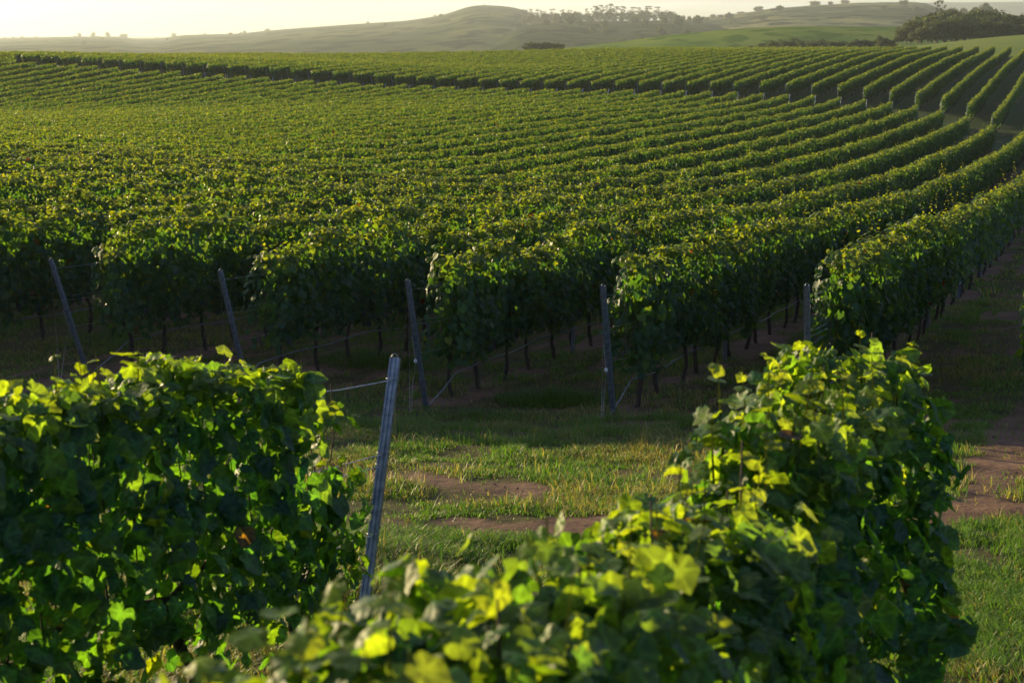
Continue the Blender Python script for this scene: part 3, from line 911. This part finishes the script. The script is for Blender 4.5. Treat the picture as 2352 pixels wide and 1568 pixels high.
# ------------------------------------------------------------------ drip hoses
def hose(u, Ya, Yb, h0, label, drop=True, broken=None):
    b = MB()
    Y = np.arange(Ya, Yb, .35)
    x = rx(u, Y) + .05 + .02 * np.sin(Y * 1.3)
    z = ground(x, Y) + h0 + .035 * np.cos(Y / 5.6 * 2 * math.pi * .9) + .02 * np.sin(Y * 2.9)
    pts = np.stack([x, Y, z], 1)
    if drop:
        p0 = pts[0]
        st = np.array([p0[0] - .38, p0[1] - .75, gz(p0[0] - .38, p0[1] - .75) + .02])
        pts = np.concatenate([[st, st * .5 + p0 * .5 + np.array([0, 0, -.02])], pts])
    o = np.array([pts[0][0], pts[0][1], gz(pts[0][0], pts[0][1])])
    b.tube(pts - o, .0125, 6)
    ob = link('drip_hose', b.mesh('drip_hose', M_hose), None, tuple(o))
    tag(ob, label, 'hose', 'drip irrigation hoses')
hose(u_mid(1), STARTY[1] + .9, 40, .46, 'dark drip hose under the vine row at the leftmost leaning post')
hose(u_mid(2), STARTY[2] + .2, 44, .46, 'dark drip hose under the vine row at the second leaning post')
hose(u_mid(3), STARTY[3] + .8, 50, .46, 'dark drip hose with a kinked end under the row at the third leaning post')
hose(u_mid(4), STARTY[4] + .5, 70, .47, 'pale grey drip hose under the row at the insulator post')
hose(u_mid(5), STARTY[5] + .8, 70, .47, 'drip hose hanging under the rightmost long middle row')
hose(u_mid(0), 23.2, 45, .46, 'dark drip hose at the left picture edge behind the leftmost leaning post', False)

# ------------------------------------------------------------------ grass
def grass(n, Y0, Y1, pw, h, wd, tl=.43, dens_p=1.0, keepfn=None, seed=0, straw=.07):
    rs = np.random.RandomState(seed)
    Y = (Y0 ** pw + (Y1 ** pw - Y0 ** pw) * rs.rand(n)) ** (1 / pw)
    x = rs.uniform(-tl, tl, n) * np.maximum(Y, 5)
    s = soil_at(x, Y)
    clump = fbm(x * 1.6, Y * 1.6, 61)
    keep = (rs.rand(n) > s * .97) & (rs.rand(n) < .06 + np.clip((clump - .36) * 4.5, 0, 1))
    if keepfn is not None: keep &= keepfn(x, Y)
    x, Y, clump = x[keep], Y[keep], clump[keep]
    n = len(x)
    z = ground(x, Y) + np.where((Y > 3) & (Y < 30), .035 * (fbm(x * 4, Y * 4, 51) - .5) + .04 * (vn(x * 1.1, Y * 1.6, 52) - .5), 0) - .005
    a = rs.uniform(0, 2 * math.pi, n)
    tall = np.clip((vn(x * .7, Y * .7, 62) - .6) * 3, 0, 1)
    H = h * rs.uniform(.4, 1.3, n) * (.55 + .9 * clump) * (1 + .9 * tall)
    Wd = wd * rs.uniform(.6, 1.3, n)
    dx, dy = np.cos(a), np.sin(a)
    b_ = rs.uniform(.2, 1.2, n) * H
    base = np.stack([x, Y, z], 1)
    sx = np.stack([-dy, dx, np.zeros(n)], 1) * (Wd / 2)[:, None]
    dd = np.stack([dx, dy, np.zeros(n)], 1)
    up = np.array([0, 0, 1.])
    p0, p1 = base - sx, base + sx
    m0 = base + dd * (b_ * .35)[:, None] + up * (H * .62)[:, None]
    p2, p3 = m0 - sx * .8, m0 + sx * .8
    p4 = base + dd * b_[:, None] + up * (H * rs.uniform(.7, 1.0, n))[:, None]
    V = np.stack([p0, p1, p2, p3, p4], 1).reshape(-1, 3)
    F = (np.array([(0, 1, 3), (0, 3, 2), (2, 3, 4)])[None] + (np.arange(n) * 5)[:, None, None]).reshape(-1, 3)
    r = rs.rand(n)[:, None]
    C = np.array([.055, .118, .018]) * (1 - r) + np.array([.095, .160, .028]) * r
    dry = (rs.rand(n) < straw + .25 * (vn(x * .5, Y * .5, 64) > .62))
    dry |= rs.rand(n) < .5 * np.clip((fbm(x * .8, Y * .8, 66) - .50) * 6, 0, 1)
    C[dry] = np.array([.24, .19, .09]) * rs.uniform(.6, 1.1, (dry.sum(), 1))
    return V, F, np.repeat(C, 5, axis=0)
parts = [grass(380000, 4.2, 12, 2, .088, .0072, seed=1),
         grass(330000, 11.5, 19, 2, .060, .0080, seed=2),
         grass(210000, 18.5, 34, 2, .075, .012, seed=3, straw=.10),
         grass(160000, 33, 75, 2, .09, .028, seed=4, straw=.08, keepfn=lambda x, Y: x / Y > -.05)]
parts.append(grass(26000, 4.2, 18, 2, .15, .011, seed=9, straw=.25, keepfn=lambda x, Y: vn(x * .9, Y * .9, 71) > .55))
V, F, C = join(parts)
tag(link('grass', mesh_np('grass', V, F, C, True, M_grass)), 'short green grass with dry straw blades covering the headland and the lanes', 'grass', kind='stuff')
# crumbs of soil on the bare patches
rs = np.random.RandomState(4)
n = 16000
Y = np.sqrt(4.2 ** 2 + (30 ** 2 - 4.2 ** 2) * rs.rand(n)); x = rs.uniform(-.42, .42, n) * Y
k_ = rs.rand(n) < soil_at(x, Y) * .9 + .02
x, Y = x[k_], Y[k_]; n = len(x)
tv = np.array([(1, 0, 0), (0, 1, 0), (-1, 0, 0), (0, -1, 0), (0, 0, .8), (0, 0, -.6)]); tf = np.array([(0, 1, 4), (1, 2, 4), (2, 3, 4), (3, 0, 4), (1, 0, 5), (2, 1, 5), (3, 2, 5), (0, 3, 5)])
sz = .006 + .022 * rs.rand(n) ** 4
V = np.stack([x, Y, ground(x, Y)], 1)[:, None] + (tv[None] * rs.uniform(.6, 1.4, (n, 6, 3))) * sz[:, None, None]
F = (tf[None] + (np.arange(n) * 6)[:, None, None]).reshape(-1, 3)
M_clod = noise_material('soil_crumbs', (.06, .036, .024), (.15, .09, .06), 30, .95, 0, 0)
tag(link('soil_clods', mesh_np('soil_clods', V.reshape(-1, 3), F, None, False, M_clod)), 'loose crumbs of reddish soil on the bare patches', 'soil', kind='stuff')
# tall tussocks: things one can point at
def tussock(px, py, Y, n, h, sp, label, wd=.008):
    x = T(px, py)[0] * Y
    z0 = gz(x, Y)
    V = []; F = []; C = []
    rs = np.random.RandomState(int(px))
    for i in range(n):
        a, rr = rs.uniform(0, 6.28), rs.rand() ** .6 * sp
        bx, by = rr * math.cos(a) * 1.6, rr * math.sin(a)
        H = h * rs.uniform(.4, 1.1) * (1 - .4 * rr / sp); a2 = a + rs.normal(0, .8); bd = H * rs.uniform(.2, .9)
        d = np.array([math.cos(a2), math.sin(a2), 0]); s_ = np.array([-d[1], d[0], 0]) * wd / 2
        b0 = np.array([bx, by, float(ground(np.array([x + bx]), np.array([Y + by]))[0]) - z0 - .02])
        m0 = b0 + d * bd * .3 + np.array([0, 0, H * .6]); tp = b0 + d * bd + np.array([0, 0, H * .85])
        k = len(V)
        V += [b0 - s_, b0 + s_, m0 - s_, m0 + s_, tp]; F += [(k, k + 1, k + 3), (k, k + 3, k + 2), (k + 2, k + 3, k + 4)]
        C += [np.array([.05, .10, .02]) * rs.uniform(.7, 1.3)] * 5
    o = link('grass_tuft', mesh_np('grass_tuft', np.array(V), np.array(F), np.array(C), True, M_grass), None, (x, Y, z0))
    tag(o, label, 'grass tuft', 'tall grass tufts')
tussock(1265, 880, 21.0, 1500, .30, .55, 'low bushy green grass tuft under the row at the third leaning post')
tussock(850, 820, 24.0, 1200, .42, .6, 'tall grass tuft between the second and third leaning posts')
tussock(1110, 935, 19.6, 700, .18, .5, 'flat green grass tuft right of the foot of the third leaning post')
tussock(925, 985, 17.8, 600, .16, .35, 'grey green grass tuft in front of the foot of the third leaning post')

# ------------------------------------------------------------------ trees
def crown(clumps, per, leaf, seed, tint=(.035, .055, .018)):
    rs = np.random.RandomState(seed)
    Vs = []
    parts = []
    for (cx, cy_, cz, rx_, rz_) in clumps:
        n = int(per * (rx_ * rx_))
        n = max(n, 25)
        d = rs.normal(0, 1, (n, 3)); d = unit(d)
        rad = .55 + .5 * rs.rand(n) ** .6
        Pn = np.array([cx, cy_, cz]) + d * rad[:, None] * np.array([rx_, rx_, rz_]) * (1 + .18 * rs.normal(0, 1, (n, 1)))
        N = d + rs.normal(0, .7, (n, 3))
        tp = rs.normal(0, 1, (n, 3))
        c = np.array(tint) * rs.uniform(.75, 1.35) * rs.uniform(.8, 1.2, (n, 1))
        parts.append(leaves(Pn, N, tp, leaf * rs.uniform(.6, 1.4, n), c, L_QUAD))
    return join(parts)
def broad_tree(seed, H=8.0, Wd=7.0, leaf=.5, tint=(.065, .085, .028), trunk_h=.05):
    r_ = random.Random(seed)
    cl = []
    for i in range(34):
        a, q = r_.uniform(0, 6.28), r_.random() ** .5
        z = trunk_h * H + (H * (1 - trunk_h)) * (.08 + .78 * r_.random() * (1 - .38 * q))
        cl.append((math.cos(a) * q * Wd * .38, math.sin(a) * q * Wd * .38, z, Wd * r_.uniform(.13, .21), H * r_.uniform(.09, .14)))
    V, F, C = crown(cl, 60 / (leaf * leaf) * .25, leaf, seed, tint)
    b = MB()
    b.tube([(0, 0, -.5), (.1, 0, H * .2), (.05, .1, H * .55)], [.28, .22, .12], 7)
    for i in range(7):
        c = cl[i]
        b.tube([(.07, 0, H * .2 + i * .2), (c[0] * .5, c[1] * .5, (H * .25 + c[2]) / 2), (c[0], c[1], c[2])], [.11, .07, .03], 5)
    return mesh_np('crown', V, F, C, True, M_tree), b.mesh('trunk', M_tbark)
def euc_tree(seed, H=24.0, leaf=.7):
    r_ = random.Random(seed)
    b = MB()
    top = H * .93
    wob = [r_.uniform(-.25, .25) for _ in range(7)]
    pts = [(wob[i] * i * .5, wob[(i + 3) % 7] * i * .4, -.5 + top * i / 6) for i in range(7)]
    b.tube(pts, [.38, .32, .28, .24, .19, .13, .07], 6)
    cl = []
    for i in range(13):
        f_ = r_.uniform(.62, 1.0) if i > 3 else r_.uniform(.35, .65)
        q = r_.uniform(.6, 1)
        rad = H * (.14 if f_ > .6 else .08) * (1.25 - abs(f_ - .82) * 2.2)
        a = r_.uniform(0, 6.28)
        i0 = min(5, int(f_ * 6)); bx, by, bz = pts[i0]
        c = (bx + math.cos(a) * rad * q, by + math.sin(a) * rad * q, H * f_)
        b.tube([(bx, by, bz), ((bx + c[0]) / 2, (by + c[1]) / 2, (bz + c[2]) / 2 + .2), c], [.10, .06, .03], 4)
        cl.append((*c, H * r_.uniform(.055, .085), H * r_.uniform(.03, .05)))
    cl.append((pts[-1][0], pts[-1][1], H * .95, H * .07, H * .045))
    V, F, C = crown(cl, 22, leaf, seed, (.040, .055, .022))
    return mesh_np('crown', V, F, C, True, M_tree), b.mesh('trunk', M_tbark)
BRO = [broad_tree(i) for i in range(4)]
BROL = [broad_tree(10 + i, tint=(.075, .10, .03)) for i in range(2)]
BUSH = [broad_tree(30 + i, 4.0, 5.5, .42, (.05, .068, .022), .02) for i in range(3)]
EUC = [euc_tree(50 + i) for i in range(5)]
def put_tree(name, ms, px, base_py, top_py, Y, label, cat, group, wide=1.0, refH=7.0):
    m_ = ms[rnd.randrange(len(ms))]
    x, y, zb = P(px, base_py, Y)
    zt = P(px, top_py, Y)[2]
    s = (zt - zb) / refH
    root = empty(name, (x, y, zb)); root.scale = (s * wide, s * wide, s); root.rotation_euler = (0, 0, rnd.uniform(0, 6.28))
    link('crown', m_[0], root); link('trunk', m_[1], root)
    tag(root, label, cat, group)
    return root
# dark wood on the right hand crest: each tree
prof = np.array([(2075, 62), (2086, 50), (2126, 33), (2176, 23), (2226, 25), (2301, 27), (2352, 33), (2420, 30)])
wn = 0
for row_, (dy, yy0) in enumerate(((0, 500), (8, 530), (16, 560))):
    for i in range(13):
        px = 2078 + i * 27 + rnd.uniform(-8, 8) + row_ * 9
        if px > 2440: continue
        topy = float(np.interp(px, prof[:, 0], prof[:, 1])) - 7 + (2 - row_) * 12 + rnd.uniform(-6, 7)
        basey = float(np.interp(px, [2060, 2352], [91, 80])) + 6
        wn += 1
        depth_w = ('front', 'middle', 'back')[row_]
        put_tree('round_tree', BRO, px, basey, topy, yy0, 'dark round tree in the %s line of the right wood, %s from its left' % (depth_w, ordn(i + 1)), 'tree', 'dark trees of the wood on the right', rnd.uniform(1.2, 1.6))
for i, (px, tp) in enumerate(((2150, 2), (2162, 1), (2178, 6), (2193, 9))):
    put_tree('tall_tree', EUC if i < 2 else BRO, px, 60, tp, 900, 'tall hazy tree rising above the right wood, %s of four' % ordn(i + 1), 'tree', 'tall hazy trees behind the right wood', .75 if i < 2 else .6, 24 if i < 2 else 8)
for i, (px, tp, bp_) in enumerate(((2060 + 155, 16, 50), (2240, 14, 50), (2262, 4, 50))):
    put_tree('round_tree', BRO, px, bp_, tp, 1500, 'pale hazy tree on the far skyline, %s right of the tall trees' % ordn(i + 1), 'tree', 'pale skyline trees at the right', .8)
# dark group in the dip
for i in range(9):
    px = 1728 + i * 20 + rnd.uniform(-4, 4)
    put_tree('round_tree', BRO, px, 122, float(np.interp(px, [1718, 1740, 1790, 1830, 1895], [103, 94, 86, 85, 88])) + rnd.uniform(-1, 4), 520 + rnd.uniform(-15, 15), 'dark treetop in the clump over the vineyard crest, %s from the left' % ordn(i + 1), 'tree', 'dark clump of treetops behind the crest', rnd.uniform(1.1, 1.4))
for i, (px, tp) in enumerate(((1912, 94), (1930, 92), (1962, 91), (1978, 88), (2000, 92), (2030, 84), (2042, 88), (2062, 85), (2090, 86))):
    put_tree('bush', BUSH, px, 112 if px < 2060 else 97, tp, 500, 'low bush between treetop clump and right wood, %s from the left' % ordn(i + 1), 'bush', 'low bushes before the right wood', 1.0, 3.4)
put_tree('slender_tree', BROL, 2020, 106, 79, 480, 'slender light green tree standing alone left of the right wood', 'tree', None, .55)
for i, (px, tp) in enumerate(((1216, 97), (1232, 95), (1250, 94), (1266, 97), (1284, 98))):
    put_tree('bush', BUSH, px, 118, tp, 600, 'low rounded bush over the middle of the crest, %s from the left' % ordn(i + 1), 'bush', 'bushes below the eucalyptus stand', 1.0, 3.4)
# eucalyptus stand
def on_hill(H, px, Y):
    """height of a hill surface below the pixel column px at distance Y"""
    t = T(px, 50)[0]
    j = int(np.argmin(abs(H[10, :, 0] / H[10, :, 1] - t)))
    return float(np.interp(Y, H[:, j, 1], H[:, j, 2]))
def place_on(H, name, ms, px, Y, hgt, refH, label, cat, group, wide=1.0):
    m_ = ms[rnd.randrange(len(ms))]
    t = T(px, 50)[0]
    root = empty(name, (t * Y, Y, on_hill(H, px, Y) - .5)); s_ = hgt / refH
    root.scale = (s_ * wide, s_ * wide, s_); root.rotation_euler = (0, 0, rnd.uniform(0, 6.28))
    link('crown', m_[0], root); link('trunk', m_[1], root)
    tag(root, label, cat, group)
ep = np.array([(1185, 40), (1203, 24), (1230, 22), (1265, 24), (1290, 22), (1325, 27), (1360, 17), (1386, 8), (1400, 11), (1430, 14), (1460, 16), (1490, 13), (1520, 20), (1538, 28)])
for row_, Yr in enumerate((1900, 2050, 2200, 2330)):
    for i in range(20):
        px = 1186 + i * 18.2 + row_ * 4 + rnd.uniform(-6, 6)
        tp = float(np.interp(px, ep[:, 0], ep[:, 1])) + rnd.uniform(0, 6) - 4 + (3 - row_) * 9
        zt = P(px, tp, Yr)[2]; zb = on_hill(H5, px, Yr)
        place_on(H5, 'eucalyptus', EUC, px, Yr, max(12, zt - zb), 24, 'tall eucalyptus in the stand, %s from the left in its %s line' % (ordn(i + 1), ('front', 'second', 'third', 'back')[row_]), 'tree', 'eucalyptus stand on the hill', rnd.uniform(1.25, 1.65))
for i in range(14):
    px = 1545 + i * 13 + rnd.uniform(-4, 4); Yr = 2330
    zt = P(px, float(np.interp(px, [1540, 1600, 1640, 1720], [34, 29, 38, 47])) + rnd.uniform(-1, 4), Yr)[2]
    place_on(H5, 'round_tree', BRO, px, Yr, max(7, zt - on_hill(H5, px, Yr)), 8, 'hazy tree in the line right of the eucalyptus stand, %s from the left' % ordn(i + 1), 'tree', 'hazy trees right of the eucalyptus stand', .8)
for i in range(24):
    px = 1186 + i * 15.2 + rnd.uniform(-5, 5); Yr = 2300
    place_on(H5, 'round_tree', BRO, px, Yr, rnd.uniform(12, 20), 8, 'hazy round tree between the eucalyptus trunks, %s from the left' % ordn(i + 1), 'tree', 'round trees between the eucalyptus trunks', .9)
for i in range(28):
    px = rnd.uniform(1170, 1700); Yr = rnd.uniform(1250, 2100)
    place_on(H5, 'round_tree', BRO, px, Yr, rnd.uniform(7, 15), 8, 'hazy round tree on the slope below the eucalyptus stand, %s of its scatter' % ordn(i + 1), 'tree', 'trees on the slope below the eucalyptus stand', 1.1)
for i in range(16):
    px = rnd.uniform(40, 1150); Yr = rnd.uniform(2300, 4200)
    place_on(H1, 'round_tree', BRO, px, Yr, rnd.uniform(5, 9), 8, 'faint tree dotted on the face of the big left hill, %s of its scatter' % ordn(i + 1), 'tree', 'faint trees on the face of the left hill', rnd.uniform(1.0, 1.6))
for i in range(14):
    px = rnd.uniform(1620, 2110); Yr = rnd.uniform(1900, 3250)
    place_on(H2, 'bush', BUSH, px, Yr, rnd.uniform(5, 12), 4, 'dark scrub on the ridge behind the crop field, %s of its scatter' % ordn(i + 1), 'bush', 'scrub on the right hand ridge', rnd.uniform(.8, 1.5))
# skyline trees of the left ridge
for i, (px, bp_, tp) in enumerate(((183, 86, 74), (214, 86, 72), (248, 86, 71.5), (284, 92, 76))):
    put_tree('round_tree', BRO, px, bp_, tp, 4350, 'small lone tree on the left skyline, %s of four in a line' % ordn(i + 1), 'tree', 'four lone trees on the left skyline', .85 if i < 3 else 1.3)
for i, (px, bp_, tp, wd) in enumerate(((12, 90, 84, 1.6), (30, 89, 83, 1.4), (50, 88, 82, 1.4), (360, 90, 85, 1.3), (399, 87, 73, .8), (470, 81, 74, .9), (500, 80, 77, 1.3), (530, 80, 74, 1.8), (553, 79, 72, 1), (614, 73, 64, 1.5), (655, 69, 65.5, 1.6), (693, 66, 62, 1.5), (808, 59, 54.5, 1.1), (935, 51, 48, .9), (1004, 42, 36, 1.0))):
    put_tree('bush', BUSH, px, bp_, tp, 4380, 'tiny scrub tree on the left hill skyline, %s counted from the left' % ordn(i + 1), 'bush', 'scrub along the left hill skyline', wd * .8, 4)
for i, (px, bp_, tp) in enumerate(((95, 106, 94), (110, 106, 90), (124, 106, 96), (540, 108, 98), (575, 108, 99), (905, 106, 96), (925, 106, 95), (945, 106, 96))):
    put_tree('round_tree', BRO, px, bp_, tp, 2900, 'faint hazy tree at the foot of the left hill, %s counted from the left' % ordn(i + 1), 'tree', 'faint trees at the foot of the hill', 1.2)
# distant mast
x, y, z = P(389, 88, 4350)
b = MB(); b.tube([(0, 0, -2), (0, 0, 24)], [.7, .45], 5); b.box((0, 0, 14), (1.6, .2, .2))
tag(link('utility_pole', b.mesh('utility_pole', M_tbark, False), None, (x, y, z)), 'thin pole standing on the left skyline beside a scrub tree', 'pole')
x, y, z = P(1312, 106, 620)
b = MB(); b.tube([(0, 0, -3), (0, 0, 3.2)], [.16, .10], 5); b.box((0, 0, 2.9), (.7, .08, .08))
tag(link('utility_pole', b.mesh('utility_pole', M_tbark, False), None, (x, y, z)), 'thin pole just over the crest, right of the low bushes', 'pole')

# ------------------------------------------------------------------ haze
hm = bpy.data.materials.new('haze_air'); hm.use_nodes = True
ht = hm.node_tree
for n in list(ht.nodes):
    if n.type == 'BSDF_PRINCIPLED': ht.nodes.remove(n)
pv = ht.nodes.new('ShaderNodeVolumePrincipled')
pv.inputs['Color'].default_value = (.72, .81, .83, 1)
pv.inputs['Density'].default_value = .00013
pv.inputs['Anisotropy'].default_value = .35
ht.links.new(pv.outputs[0], ht.nodes['Material Output'].inputs['Volume'])
b = MB()
b.box((0, 4150, EYE + 60), (9000, 4350, 92))
hz_o = link('haze', b.mesh('haze', hm, False))
tag(hz_o, 'pale morning haze hanging over the valley', 'haze', kind='stuff')
